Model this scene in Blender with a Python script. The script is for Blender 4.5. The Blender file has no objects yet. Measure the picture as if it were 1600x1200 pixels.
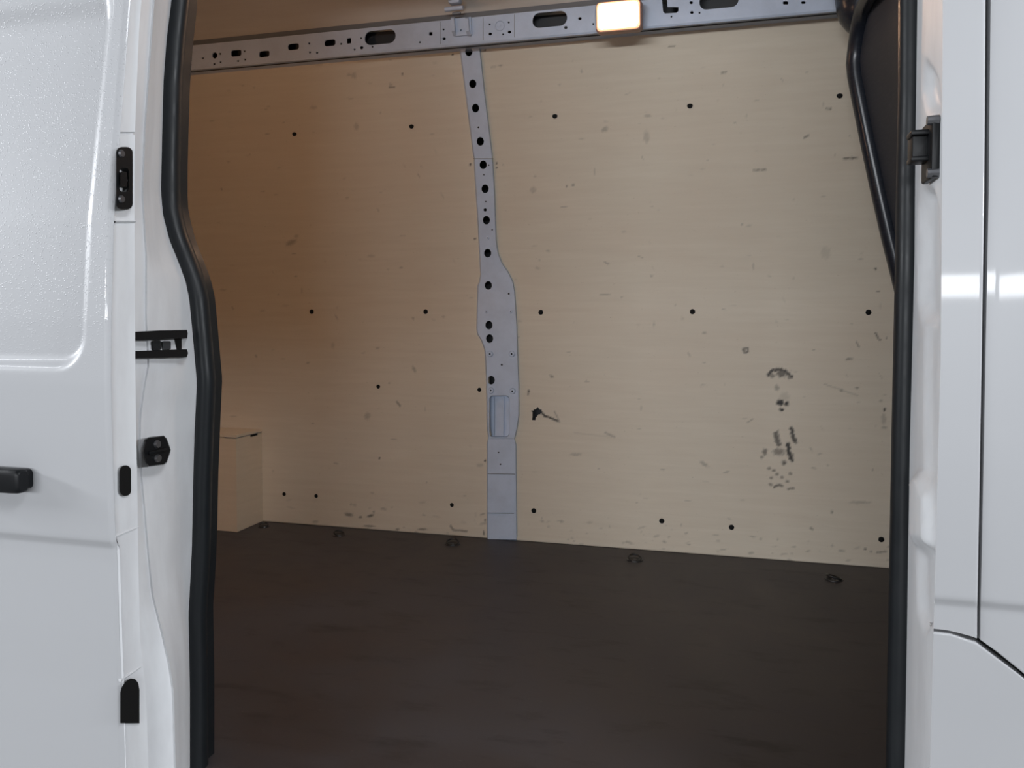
import bpy, math, random
import numpy as np
from mathutils import Vector, geometry

random.seed(7)
rng = np.random.default_rng(11)
SC = bpy.context.scene
COL = SC.collection

# ------------------------------------------------------------------ camera
FPX, CX, CY = 1300.0, 800.0, 540.0          # focal length in px, principal point (1600x1200 frame)
YAW = math.atan(FPX / 4700.0)               # turned left, towards the rear of the van
PITCH = math.atan(48.0 / FPX)               # a little downwards
F = 0.58                                    # cargo floor height above ground
FW = Vector((-math.sin(YAW) * math.cos(PITCH), math.cos(YAW) * math.cos(PITCH), -math.sin(PITCH)))
RT = Vector((math.cos(YAW), math.sin(YAW), 0))
UP = RT.cross(FW)
WALL_Y = 3.10


def rdir(px, py):
    return FW + RT * ((px - CX) / FPX) + UP * ((CY - py) / FPX)


_d = rdir(785, 843)
CAM = Vector((0, 0, F - _d.z / _d.y * WALL_Y))
cam = bpy.data.objects.new('camera', bpy.data.cameras.new('camera'))
COL.objects.link(cam)
cam.location = CAM
cam.rotation_euler = (math.pi / 2 - PITCH, 0, YAW)
cam.data.sensor_width = 36
cam.data.lens = 36 * FPX / 1600
cam.data.shift_y = -(600 - CY) / 1600
cam.data.clip_start = 0.02
SC.camera = cam

# ------------------------------------------------------------------ world, lights, exposure
w = bpy.data.worlds.new('garage')
SC.world = w
w.use_nodes = True
w.node_tree.nodes['Background'].inputs[0].default_value = (0.88, 0.93, 1.0, 1)
w.node_tree.nodes['Background'].inputs[1].default_value = 0.08


def area(name, loc, target, sx, sy, power, col):
    l = bpy.data.lights.new(name, 'AREA')
    l.shape = 'RECTANGLE'
    l.size, l.size_y = sx, sy
    l.energy = power
    l.color = col
    o = bpy.data.objects.new(name, l)
    COL.objects.link(o)
    o.location = loc
    o.rotation_euler = (Vector(target) - Vector(loc)).to_track_quat('-Z', 'Y').to_euler()
    return o


COOL = (0.92, 0.955, 1.0)
AIM = (-0.2, 2.2, 1.7)
for x, y, z, p in ((-5.0, -9.2, 3.0, 240), (-2.8, -10.0, 2.5, 230), (-0.3, -10.4, 2.6, 210), (2.4, -10.0, 2.5, 205)):
    area('bay_tube_light', (x, y, z), AIM, 2.4, 0.4, p, COOL)
area('ceiling_tube_light', (-3.5, 0.0, 3.5), (-3.3, .1, 0), 1.5, 0.16, 26, COOL)
area('ceiling_tube_light', (1.6, 0.0, 3.5), (1.6, .05, 0), 1.5, 0.16, 26, COOL)
area('high_bay_light', (2.7, -1.7, 4.5), (-1.9, 2.9, 0.7), 1.2, 0.4, 80, COOL)
area('side_bay_light', (5.0, 0.25, 2.5), (-1.0, 1.3, 1.4), 1.5, 0.3, 175, COOL)
area('side_bay_light', (-5.0, 0.1, 2.5), (0.25, 1.3, 1.4), 1.5, 0.3, 150, COOL)

SC.view_settings.view_transform = 'Standard'
SC.view_settings.look = 'None'
SC.view_settings.gamma = 1
SC.view_settings.use_curve_mapping = False
SC.view_settings.exposure = 0.0


# ------------------------------------------------------------------ helpers: rays
def at_y(px, py, Y):
    d = rdir(px, py)
    return CAM + d * (Y / d.y)


def at_x(px, py, X):
    d = rdir(px, py)
    return CAM + d * (X / d.x)


def at_floor(px, py, z=F):
    d = rdir(px, py)
    return CAM + d * ((z - CAM.z) / d.z)


def wall_prof(z):
    h = z - F - 0.95
    return WALL_Y - (0.22 * (h / 0.8) ** 1.5 if h > 0 else 0.0)


def at_wall(px, py, off=0.0):
    Y = WALL_Y
    for _ in range(12):
        p = at_y(px, py, Y)
        Y = wall_prof(p.z) - off
    return at_y(px, py, Y)


def project(P):                              # P: (n,3) array -> px, py arrays
    d = P - np.array(CAM)
    a = d @ np.array(FW)
    return CX + FPX * (d @ np.array(RT)) / a, CY - FPX * (d @ np.array(UP)) / a


def interp(tab):
    xs = [a for a, b in tab]
    ys = [b for a, b in tab]
    return lambda v: float(np.interp(v, xs, ys))


# ------------------------------------------------------------------ helpers: meshes
class MB:
    def __init__(self):
        self.v, self.f = [], []

    def add(self, vs, fs):
        n = len(self.v)
        self.v += [tuple(p) for p in vs]
        self.f += [tuple(i + n for i in f) for f in fs]
        return n

    def box(self, a, b):
        x0, y0, z0 = a
        x1, y1, z1 = b
        self.add([(x0, y0, z0), (x1, y0, z0), (x1, y1, z0), (x0, y1, z0), (x0, y0, z1), (x1, y0, z1), (x1, y1, z1), (x0, y1, z1)],
                 [(0, 3, 2, 1), (4, 5, 6, 7), (0, 1, 5, 4), (1, 2, 6, 5), (2, 3, 7, 6), (3, 0, 4, 7)])
        return self

    def grid(self, rows, close_u=False, close_v=False, flip=False):
        n = len(rows[0])
        vs = [p for r in rows for p in r]
        fs = []
        R = len(rows)
        for i in range(R if close_v else R - 1):
            for j in range(n if close_u else n - 1):
                a, b = i * n + j, i * n + (j + 1) % n
                c, d = ((i + 1) % R) * n + (j + 1) % n, ((i + 1) % R) * n + j
                fs.append((a, d, c, b) if flip else (a, b, c, d))
        self.add(vs, fs)
        return self

    def tube(self, path, r, seg=10, closed=False, ry=None, ref=Vector((0, 1, 0))):
        path = [Vector(p) for p in path]
        rows = []
        N = len(path)
        for i, p in enumerate(path):
            t = (path[(i + 1) % N] - path[i - 1]) if closed else (path[min(i + 1, N - 1)] - path[max(i - 1, 0)])
            t.normalize()
            s = t.cross(ref)
            if s.length < 1e-4:
                s = t.cross(Vector((1, 0, 0)))
            s.normalize()
            n2 = s.cross(t)
            rows.append([p + s * (r * math.cos(k * 2 * math.pi / seg)) + n2 * ((ry or r) * math.sin(k * 2 * math.pi / seg)) for k in range(seg)])
        base = len(self.v)
        self.grid(rows, close_u=True, close_v=closed)
        if not closed:
            self.f.append(tuple(base + k for k in range(seg))[::-1])
            self.f.append(tuple(base + (N - 1) * seg + k for k in range(seg)))
        return self

    def cyl(self, c, axis, r, h, seg=12, r2=None, dome=0.0):
        c, axis = Vector(c), Vector(axis).normalized()
        u = axis.orthogonal().normalized()
        v = axis.cross(u)
        ring = lambda rr, hh: [c + axis * hh + (u * math.cos(2 * math.pi * k / seg) + v * math.sin(2 * math.pi * k / seg)) * rr for k in range(seg)]
        r2 = r if r2 is None else r2
        rows = [ring(r, 0), ring(r2, h)]
        if dome:
            rows.append(ring(r2 * .6, h + dome * .8))
        n = len(self.v)
        self.grid(rows, close_u=True)
        self.add([c + axis * (h + dome)], [])
        m = len(self.v) - 1
        last = n + (len(rows) - 1) * seg
        for k in range(seg):
            self.f.append((last + k, last + (k + 1) % seg, m))
        self.f.append(tuple(n + k for k in range(seg))[::-1])
        return self

    def rbox(self, c, ax, ay, az, sx, sy, sz, r, seg=4):
        """rounded slab: rounded rectangle in the ax/ay plane, thickness along az with bevelled rims"""
        c, ax, ay, az = Vector(c), Vector(ax).normalized(), Vector(ay).normalized(), Vector(az).normalized()
        prof = []
        for qx, qy, a0 in ((1, 1, 0), (-1, 1, 90), (-1, -1, 180), (1, -1, 270)):
            for k in range(seg + 1):
                a = math.radians(a0 + 90 * k / seg)
                prof.append((qx * (sx / 2 - r) + r * math.cos(a), qy * (sy / 2 - r) + r * math.sin(a)))
        b = min(r * .5, sz * .3)
        rows = []
        for ins, h in ((b, -sz / 2), (b * .3, -sz / 2 + b * .3), (0, -sz / 2 + b), (0, sz / 2 - b), (b * .3, sz / 2 - b * .3), (b, sz / 2)):
            kx, ky = 1 - 2 * ins / sx, 1 - 2 * ins / sy
            rows.append([c + ax * (x * kx) + ay * (y * ky) + az * h for x, y in prof])
        n = len(self.v)
        self.grid(rows, close_u=True)
        m = len(prof)
        self.f.append(tuple(n + k for k in range(m))[::-1])
        self.f.append(tuple(n + 5 * m + k for k in range(m)))
        return self

    def build(self, name, mat, parent=None, smooth=True, angle=35):
        me = bpy.data.meshes.new(name)
        me.from_pydata(self.v, [], self.f)
        me.update()
        if smooth:
            for p in me.polygons:
                p.use_smooth = True
            me.set_sharp_from_angle(angle=math.radians(angle))
        me.materials.append(mat)
        o = bpy.data.objects.new(name, me)
        COL.objects.link(o)
        if parent:
            o.parent = parent
        return o


def recalc(o):
    import bmesh
    bm = bmesh.new()
    bm.from_mesh(o.data)
    bmesh.ops.recalc_face_normals(bm, faces=bm.faces)
    bm.to_mesh(o.data)
    bm.free()
    return o


def ell(cx, cy, rx, ry=None, n=14):
    ry = ry or rx
    return [(cx + rx * math.cos(2 * math.pi * k / n), cy + ry * math.sin(2 * math.pi * k / n)) for k in range(n)]


def rrect(x0, y0, x1, y1, r, n=4, skew=0.0):
    out = []
    for cx, cy, a0 in ((x1 - r, y1 - r, 0), (x0 + r, y1 - r, 90), (x0 + r, y0 + r, 180), (x1 - r, y0 + r, 270)):
        for k in range(n + 1):
            a = math.radians(a0 + 90 * k / n)
            out.append((cx + r * math.cos(a), cy + r * math.sin(a)))
    xm = (x0 + x1) / 2
    return [(x, y + skew * (x - xm)) for x, y in out]


def dens(poly, step):
    out = []
    for i, p in enumerate(poly):
        q = poly[(i + 1) % len(poly)]
        n = max(1, int(math.hypot(q[0] - p[0], q[1] - p[1]) / step))
        for k in range(n):
            out.append((p[0] + (q[0] - p[0]) * k / n, p[1] + (q[1] - p[1]) * k / n))
    return out


def plate(mb, outline, holes, front, back, rim, skirt_out=0.0):
    """pressed sheet: outline and holes traced in px, front/back/rim map a px to 3D. Skirt runs front->back, hole rims front->rim."""
    loops = [outline] + holes
    pts, edges = [], []
    for lp in loops:
        n = len(pts)
        pts += [Vector(p) for p in lp]
        edges += [(n + k, n + (k + 1) % len(lp)) for k in range(len(lp))]
    vo, eo, fo, ov, oe, of = geometry.delaunay_2d_cdt(pts, edges, [], 1, 1e-5)
    cen = np.array([[sum(vo[i].x for i in f) / len(f), sum(vo[i].y for i in f) / len(f)] for f in fo])
    keep = inpoly(cen[:, 0], cen[:, 1], outline)
    for h in holes:
        keep &= ~inpoly(cen[:, 0], cen[:, 1], h)
    mb.add([front(p.x, p.y) for p in vo], [tuple(f) for f, k in zip(fo, keep) if k])
    cx = sum(p[0] for p in outline) / len(outline)
    cy = sum(p[1] for p in outline) / len(outline)
    ol = outline
    N = len(ol)
    ar = sum(ol[i][0] * ol[(i + 1) % N][1] - ol[(i + 1) % N][0] * ol[i][1] for i in range(N))
    outer = []
    for i in range(N):
        tx, ty = ol[(i + 1) % N][0] - ol[i - 1][0], ol[(i + 1) % N][1] - ol[i - 1][1]
        l = math.hypot(tx, ty) or 1
        s = skirt_out if ar > 0 else -skirt_out
        outer.append((ol[i][0] + ty / l * s, ol[i][1] - tx / l * s))
    mb.grid([[front(*p) for p in ol], [back(*p) for p in outer]], close_u=True)
    for h in holes:
        mb.grid([[front(*p) for p in h], [rim(*p) for p in h]], close_u=True)
    return mb


def empty(name, loc=(0, 0, 0)):
    o = bpy.data.objects.new(name, None)
    COL.objects.link(o)
    o.location = loc
    o.empty_display_size = 0.05
    return o


def tag(o, label=None, cat=None, group=None, kind=None):
    for k, v in (('label', label), ('category', cat), ('group', group), ('kind', kind)):
        if v:
            o[k] = v
    return o


def thing(name, loc, label, cat, group=None):
    return tag(empty(name, loc), label, cat, group)


def adopt(parent):
    """children are modelled in world space: keep them where they are under an Empty placed at the base"""
    for c in parent.children:
        c.location = c.location - parent.location
    return parent


# ------------------------------------------------------------------ materials
def mat(name, col, rough=0.5, metal=0.0, coat=0.0, spec=0.5):
    m = bpy.data.materials.new(name)
    m.use_nodes = True
    b = m.node_tree.nodes['Principled BSDF']
    b.inputs['Base Color'].default_value = (*col, 1)
    b.inputs['Roughness'].default_value = rough
    b.inputs['Metallic'].default_value = metal
    b.inputs['Coat Weight'].default_value = coat
    b.inputs['Coat Roughness'].default_value = 0.05
    b.inputs['Specular IOR Level'].default_value = spec
    return m


class NT:
    def __init__(self, m):
        self.t = m.node_tree
        self.b = self.t.nodes['Principled BSDF']
        self.co = self.t.nodes.new('ShaderNodeTexCoord').outputs['Object']

    def node(self, kind, ins=None, **props):
        n = self.t.nodes.new(kind)
        for k, v in props.items():
            setattr(n, k, v)
        for k, v in (ins or {}).items():
            if isinstance(v, bpy.types.NodeSocket):
                self.t.links.new(v, n.inputs[k])
            else:
                n.inputs[k].default_value = v
        return n

    def mapping(self, scale, rot=(0, 0, 0)):
        return self.node('ShaderNodeMapping', {'Vector': self.co, 'Scale': scale, 'Rotation': rot}).outputs[0]

    def noise(self, vec, scale, detail=4, rough=.55, dist=0):
        return self.node('ShaderNodeTexNoise', {'Vector': vec, 'Scale': scale, 'Detail': detail, 'Roughness': rough, 'Distortion': dist}).outputs['Fac']

    def ramp(self, fac, stops):
        n = self.node('ShaderNodeValToRGB', {'Fac': fac})
        e = n.color_ramp.elements
        while len(e) < len(stops):
            e.new(0.5)
        for i, (p, c) in enumerate(stops):
            e[i].position = p
            e[i].color = (*c, 1) if len(c) == 3 else c
        return n.outputs['Color']

    def mr(self, v, a, b, c=0.0, d=1.0):
        return self.node('ShaderNodeMapRange', {'Value': v, 'From Min': a, 'From Max': b, 'To Min': c, 'To Max': d}).outputs[0]

    def math(self, op, a, b=0.0):
        return self.node('ShaderNodeMath', {0: a, 1: b}, operation=op).outputs[0]

    def mix(self, fac, a, b, blend='MIX'):
        n = self.node('ShaderNodeMix', data_type='RGBA', blend_type=blend)
        for i, v in ((0, fac), (6, a), (7, b)):
            if isinstance(v, bpy.types.NodeSocket):
                self.t.links.new(v, n.inputs[i])
            else:
                n.inputs[i].default_value = v if i == 0 else (*v, 1)
        return n.outputs[2]

    def bump(self, h, strength=.3, dist=.002):
        n = self.node('ShaderNodeBump', {'Height': h, 'Strength': strength, 'Distance': dist})
        self.t.links.new(n.outputs[0], self.b.inputs['Normal'])

    def out(self, name, sock):
        self.t.links.new(sock, self.b.inputs[name])


def make_ply(name, use_attr=True, tint=(1, 1, 1)):
    m = mat(name, (.6, .5, .36), .55)
    n = NT(m)
    g1 = n.noise(n.mapping((.6, 1, 9)), 6, 6, .6, .4)
    g2 = n.noise(n.mapping((2.2, 1, 70)), 6, 4, .6)
    big = n.noise(n.mapping((1.0, 1, 1.6)), 1.5, 3, .5)
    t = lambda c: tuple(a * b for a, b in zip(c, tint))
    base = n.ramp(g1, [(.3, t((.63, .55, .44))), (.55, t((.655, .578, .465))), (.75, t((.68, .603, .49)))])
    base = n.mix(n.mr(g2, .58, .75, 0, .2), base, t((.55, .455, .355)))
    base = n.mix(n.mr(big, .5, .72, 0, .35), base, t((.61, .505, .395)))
    sp = n.noise(n.mapping((8, 1, 26)), 7, 3, .7)
    base = n.mix(n.mr(sp, .69, .76, 0, .42), base, t((.20, .145, .095)))
    if use_attr:
        a = n.node('ShaderNodeAttribute', attribute_name='stain').outputs['Fac']
        base = n.mix(a, base, (.018, .014, .011))
    n.out('Base Color', base)
    n.bump(g2, .15, .001)
    return m


M = {}
M['ply'] = make_ply('birch_plywood')
M['ply_box'] = make_ply('wheel_box_plywood', False, (1.06, .97, .88))
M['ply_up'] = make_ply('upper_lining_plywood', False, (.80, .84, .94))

M['floor'] = mat('film_faced_floor', (.02, .016, .015), .5)
n = NT(M['floor'])
a = n.noise(n.mapping((1, 1, 1)), 2.2, 6, .65, .3)
b = n.noise(n.mapping((2.2, 6, 1)), 3.0, 5, .6)
c = n.noise(n.mapping((1, 1, 1)), 60, 3, .6)
base = n.ramp(a, [(.32, (.044, .034, .034)), (.5, (.054, .048, .0515)), (.7, (.065, .061, .068))])
base = n.mix(n.mr(b, .55, .70, 0, .6), base, (.019, .0165, .0165))
d = n.noise(n.mapping((9, 14, 1)), 3.5, 4, .75)
base = n.mix(n.mr(d, .64, .72, 0, .55), base, (.085, .075, .070))
base = n.mix(n.mr(c, .70, .80, 0, .5), base, (.12, .10, .09))
n.out('Base Color', base)
n.out('Roughness', n.mr(a, .3, .7, .42, .62))
n.bump(c, .12, .001)

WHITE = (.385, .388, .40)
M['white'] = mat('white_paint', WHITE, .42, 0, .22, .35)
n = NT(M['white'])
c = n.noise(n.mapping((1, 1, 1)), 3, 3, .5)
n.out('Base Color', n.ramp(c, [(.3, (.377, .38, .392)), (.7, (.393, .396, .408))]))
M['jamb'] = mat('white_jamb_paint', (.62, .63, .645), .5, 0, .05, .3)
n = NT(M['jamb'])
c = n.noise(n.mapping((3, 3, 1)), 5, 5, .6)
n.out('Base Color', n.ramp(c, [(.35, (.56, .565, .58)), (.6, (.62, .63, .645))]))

M['wet'] = mat('white_paint_with_raindrops', WHITE, .42, 0, .22, .35)
n = NT(M['wet'])
vo = n.node('ShaderNodeTexVoronoi', {'Vector': n.co, 'Scale': 290.0, 'Randomness': 1.0}, feature='F1')
seld = n.node('ShaderNodeSeparateColor', {'Color': vo.outputs['Color']}).outputs[0]
hgt = n.math('MULTIPLY', n.mr(vo.outputs['Distance'], .42, .05), n.mr(seld, .52, .60))
sep = n.node('ShaderNodeSeparateXYZ', {'Vector': n.co}).outputs['Z']
hgt = n.math('MULTIPLY', hgt, n.mr(sep, CAM.z - .12, CAM.z + .10))
n.bump(hgt, .42, .0018)

M['steel'] = mat('grey_primed_steel', (.40, .42, .47), .42, .0, .1)
n = NT(M['steel'])
c = n.noise(n.mapping((1, 1, 1)), 14, 5, .65)
n.out('Base Color', n.ramp(c, [(.35, (.495, .56, .68)), (.6, (.545, .615, .745))]))
M['steel_dark'] = mat('cavity_shade_steel', (.028, .029, .032), .6)  # near black: the shade inside holes and slots is put into the colour
M['seam'] = mat('seam_sealer_and_lip_shade', (.20, .205, .215), .6)
M['seal'] = mat('black_rubber_seal', (.0095, .0115, .0135), .45, spec=.3)
n = NT(M['seal'])
c = n.noise(n.mapping((1, 1, 1)), 30, 4, .6)
n.out('Roughness', n.mr(c, .3, .7, .36, .52))
M['plastic'] = mat('black_plastic', (.0055, .006, .007), .4, spec=.2)
M['gloss'] = mat('black_gloss_moulding', (.016, .018, .022), .26, spec=.4)
n = NT(M['gloss'])
c = n.noise(n.mapping((4, 4, 30)), 6, 5, .7)
n.out('Base Color', n.ramp(c, [(.5, (.016, .0195, .028)), (.78, (.032, .037, .050))]))
M['matte'] = mat('charcoal_moulding', (.026, .028, .036), .55, spec=.22)
n = NT(M['matte'])
c = n.noise(n.mapping((4, 4, 30)), 6, 5, .7)
n.out('Base Color', n.ramp(c, [(.5, (.034, .039, .052)), (.78, (.052, .057, .072))]))
M['bolt'] = mat('dark_bolt_steel', (.16, .16, .17), .35, .8)
M['hole'] = mat('black_fixing', (.004, .004, .004), .7, spec=.2)
M['ringmetal'] = mat('tarnished_ring_metal', (.05, .048, .048), .4, .6)
M['roof'] = mat('roof_paint', (.52, .53, .55), .5)
M['concrete'] = mat('garage_concrete', (.22, .22, .21), .8)
n = NT(M['concrete'])
c = n.noise(n.mapping((1, 1, 1)), 2, 6, .6)
n.out('Base Color', n.ramp(c, [(.3, (.17, .17, .165)), (.7, (.26, .26, .25))]))

M['lens'] = mat('glowing_lamp_lens', (.9, .8, .7), .4)
M['lens'].node_tree.nodes['Principled BSDF'].inputs['Emission Color'].default_value = (1.0, .60, .36, 1)
M['lens'].node_tree.nodes['Principled BSDF'].inputs['Emission Strength'].default_value = 114.0
M['rim'] = mat('amber_lens_rim', (.9, .6, .4), .4)
M['rim'].node_tree.nodes['Principled BSDF'].inputs['Emission Color'].default_value = (1.0, .52, .26, 1)
M['rim'].node_tree.nodes['Principled BSDF'].inputs['Emission Strength'].default_value = 1.1
M['lamp'] = mat('lamp_housing_plastic', (.42, .25, .19), .4)

# ------------------------------------------------------------------ the setting: ground and floor
XR, XF = -3.35, 0.75                        # rear doors / bulkhead foot
mb = MB()
mb.box((-9, -9, -.1), (9, 9, 0))
tag(mb.build('ground', M['concrete'], smooth=False), kind='structure')
mb = MB()
mb.box((XR, 1.36, F - .018), (XF + .05, WALL_Y + .02, F))
tag(mb.build('floor', M['floor'], smooth=False), kind='structure')

# rail geometry shared by wall and rail
YR = 2.765
RAIL_B = at_y(785, 62, YR).z
RAIL_T = at_y(785, 22.5, YR).z
LIP_B = at_y(785, 69.5, YR + .05).z
LIP_T = at_y(785, 17.5, YR + .03).z
CEIL = 2.80

# ------------------------------------------------------------------ far wall: steel skin and plywood lining
wall_far = tag(empty('wall_far', (0, WALL_Y, F)), kind='structure')
rows = []
for z in np.linspace(F - .2, CEIL + .02, 16):
    rows.append([(x, wall_prof(z) + .085, z) for x in (XR, XF + .1)])
MB().grid(rows).build('outer_skin', M['steel_dark'], wall_far)

pil_l = interp([(60, 716), (76, 717.5), (248, 739.5), (300, 742.5), (345, 745.5), (395, 748), (430, 750), (440, 748), (447, 745.5), (480, 744.5), (515, 743.7),
                (522, 745), (531, 751), (545, 756), (560, 757.5), (600, 759), (670, 760), (680, 762), (690, 760), (843, 760)])
pil_r = interp([(60, 749), (76, 751), (150, 759), (248, 771), (300, 774), (345, 775.5), (380, 777), (397, 780), (412, 786), (425, 795), (440, 802.5), (455, 805.5),
                (480, 807), (510, 809), (550, 810), (600, 812), (650, 812), (670, 809), (685, 805.5), (688, 807.5), (750, 808), (843, 809)])
pil_x = interp([(at_wall(0.5 * (pil_l(y) + pil_r(y)), y).z, at_wall(.5 * (max(pil_l(y), pil_l(y)) + min(pil_r(y), pil_l(y) + 34)), y).x) for y in range(840, 50, -20)])

STAIN = []                                   # (kind, geometry in px of the photograph's marks, width, darkness)


def blob(x, y, rx, ry, k, rot=0):
    STAIN.append(('b', (x, y, rx, ry, math.radians(rot)), 0, k))


def stroke(pts, wd, k):
    STAIN.append(('s', pts, wd, k))


stroke([(1200, 586), (1207, 579), (1217, 577), (1227, 580), (1237, 589)], 2.6, .75)
blob(1207, 587, 4, 4, .5); blob(1221, 584, 8, 6, .65); blob(1233, 590, 3, 3, .5); blob(1214, 606, 4, 5, .35)
blob(1219, 629, 6, 5, 1.1); blob(1229, 631, 4, 4, .9); blob(1221, 640, 4, 3, .9); blob(1226, 620, 8, 8, .15)
stroke([(1212, 678), (1214, 688), (1217, 694)], 4, .65); stroke([(1215, 674), (1218, 692)], 2, .4)
stroke([(1237, 670), (1239, 682), (1243, 690)], 3.2, .75); blob(1241, 688, 4, 4, .5)
stroke([(1231, 694), (1233, 708), (1237, 718)], 3.4, .8); blob(1236, 712, 5, 5, .55)
blob(1217, 706, 10, 6, .5); blob(1225, 723, 4, 4, .65); blob(1195, 706, 4, 6, .55); blob(1190, 714, 3, 3, .4)
for x, y in ((1202, 732), (1209, 735), (1235, 740), (1205, 747), (1230, 752), (1214, 741), (1222, 746), (1204, 757)):
    blob(x, y, 3.2, 2.6, .5)
stroke([(1210, 761), (1216, 758), (1222, 759)], 1.8, .6); stroke([(1232, 764), (1240, 763)], 1.6, .5)
stroke([(1161, 545), (1168, 544), (1169, 550), (1163, 551), (1161, 545)], 1.2, .6); blob(1164, 548, 2.5, 2.5, .4)
stroke([(846, 644), (851, 650), (858, 652), (872, 658)], 1.2, .9); stroke([(866, 643), (871, 652), (874, 660)], .8, .35)
blob(826, 611, 2, 2, .8); stroke([(826, 612), (825, 617)], 1, .5)
blob(455, 379, 9, 4, .32, -25); blob(463, 369, 4, 3, .2); blob(1382, 640, 2, 3, .9); blob(1381, 655, 4, 9, .22)
blob(1382, 668, 5, 2, .3); blob(862, 588, 4, 2, .45, 30); stroke([(897, 676), (955, 683)], .8, .1)
blob(545, 804, 7, 3, .5, 10); blob(563, 808, 3, 2, .5); blob(579, 806, 6, 2.2, .6, -15); blob(584, 800, 2, 2, .4)
blob(577, 822, 9, 1.6, .55); blob(621, 827, 3, 2, .5); blob(660, 827, 8, 2, .45); stroke([(704, 822), (708, 828), (729, 830)], 1.4, .45)
blob(660, 785, 6, 2, .15); blob(758, 720, 1.8, 1.8, .9); blob(750, 727, 6, 3, .2); blob(758, 813, 1.5, 3, .5); blob(756, 833, 1.5, 4, .6)
for x, y in ((735, 257), (776, 255), (742, 373), (707, 85), (758, 78), (593, 716), (629, 116), (776, 262)):
    blob(x, y, 1.7, 1.7, .8)
stroke([(620, 628), (625, 634)], 1.2, .5); stroke([(946, 676), (960, 683)], 1.4, .3); blob(1100, 725, 8, 3, .3, 35); blob(900, 710, 9, 2.5, .25)
blob(574, 650, 5, 6, .25, 20); blob(1101, 520, 4, 2, .3); stroke([(1168, 660), (1176, 655)], 1, .3); blob(1315, 610, 3, 3, .35); blob(1339, 606, 3, 2, .45)
stroke([(1288, 600), (1340, 618)], 1, .18); stroke([(1318, 248), (1339, 247)], 1.1, .6); stroke([(1291, 170), (1298, 170)], 1.1, .5); stroke([(1127, 114), (1135, 113)], 1, .5)
stroke([(1177, 266), (1198, 265)], 1, .5); stroke([(1256, 215), (1263, 212)], 1.3, .5); blob(1368, 420, 2, 2, .7); blob(1372, 455, 3, 1.4, .5)
stroke([(1368, 520), (1373, 530), (1376, 531)], 1, .6); blob(1385, 528, 2, 1.2, .6); stroke([(1338, 534), (1342, 542)], 1, .4); blob(1327, 561, 6, 2.4, .4, -10); blob(1344, 785, 18, 2.5, .22)
blob(1352, 858, 2, 2, .6); blob(1361, 862, 2, 1.4, .6); stroke([(1370, 863), (1385, 862)], 1.2, .45); blob(1300, 800, 2, 3, .4); blob(1268, 826, 4, 2, .45, 40)
stroke([(1045, 73), (1054, 72)], 1, .4); blob(945, 202, 6, 4, .28, -30); blob(1012, 181, 6, 2.5, .25); blob(782, 103, 4, 1.4, .35); blob(895, 289, 4, 1.4, .5); blob(886, 291, 1.2, 3, .5)
stroke([(608, 136), (616, 136)], 1.2, .5); blob(553, 118, 4, 5, .22); blob(490, 168, 6, 3, .18); blob(557, 198, 4, 6, .2); blob(833, 297, 5, 5, .22); blob(948, 411, 5, 1.6, .32, 20); blob(945, 460, 9, 1.2, .35)
blob(840, 419, 4, 2, .2); blob(647, 577, 2.5, 6, .3, -25); blob(693, 495, 3, 2, .2); blob(580, 400, 6, 2.5, .16); blob(520, 540, 3, 5, .16); blob(1290, 395, 8, 10, .12); blob(1010, 214, 5, 10, .2)
for _ in range(260):
    x, y = random.uniform(330, 1395), random.uniform(90, 880)
    blob(x, y, random.uniform(1.2, 6), random.uniform(.7, 1.8), random.uniform(.06, .3), random.choice((0, 0, 0, -10, 15, 60, 90)))
for _ in range(70):
    x = random.uniform(440, 1390)
    blob(x, 818 + (x - 430) * .0765 - random.uniform(2, 40) ** 1.0, random.uniform(1.5, 7), random.uniform(1, 2.4), random.uniform(.08, .32), random.uniform(-20, 20))

TORN = [(831, 641), (837, 640), (840, 636), (847, 642), (845, 646), (839, 649), (836, 657), (832, 657)]


def inpoly(px, py, poly):
    r = np.zeros(px.shape, bool)
    for i in range(len(poly)):
        (x0, y0), (x1, y1) = poly[i], poly[i - 1]
        if y0 == y1:
            continue
        r ^= ((y0 > py) != (y1 > py)) & (px < (x1 - x0) * (py - y0) / (y1 - y0) + x0)
    return r


def paint(P):
    px, py = project(P)
    val = np.zeros(len(P))
    jit = np.sin(px * 1.7 + py * .9) * np.cos(py * 1.3 - px * .45) * .5 + np.sin(px * .61 - py * 2.3) * .35
    for kind, g, wd, k in STAIN:
        if kind == 'b':
            x, y, rx, ry, a = g
            R = max(rx, ry) * 1.6 + 1
            idx = np.nonzero((abs(px - x) < R) & (abs(py - y) < R))[0]
            if not len(idx):
                continue
            dx, dy = px[idx] - x, py[idx] - y
            u, v = dx * math.cos(a) + dy * math.sin(a), -dx * math.sin(a) + dy * math.cos(a)
            d = np.hypot(u / rx, v / ry) + jit[idx] * .3
            c = k * np.clip((1.25 - d) / .7, 0, 1)
        else:
            xs, ys = [p[0] for p in g], [p[1] for p in g]
            idx = np.nonzero((px > min(xs) - 6) & (px < max(xs) + 6) & (py > min(ys) - 6) & (py < max(ys) + 6))[0]
            if not len(idx):
                continue
            best = np.full(len(idx), 1e9)
            for (x0, y0), (x1, y1) in zip(g, g[1:]):
                l2 = (x1 - x0) ** 2 + (y1 - y0) ** 2
                t = np.clip(((px[idx] - x0) * (x1 - x0) + (py[idx] - y0) * (y1 - y0)) / l2, 0, 1)
                best = np.minimum(best, np.hypot(px[idx] - x0 - t * (x1 - x0), py[idx] - y0 - t * (y1 - y0)))
            c = k * np.clip((wd + .9 - best + jit[idx] * .5 * wd) / (.9 + wd * .4), 0, 1)
        val[idx] = np.maximum(val[idx], c)
    return np.clip(val * 1.2, 0, 1)


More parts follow.
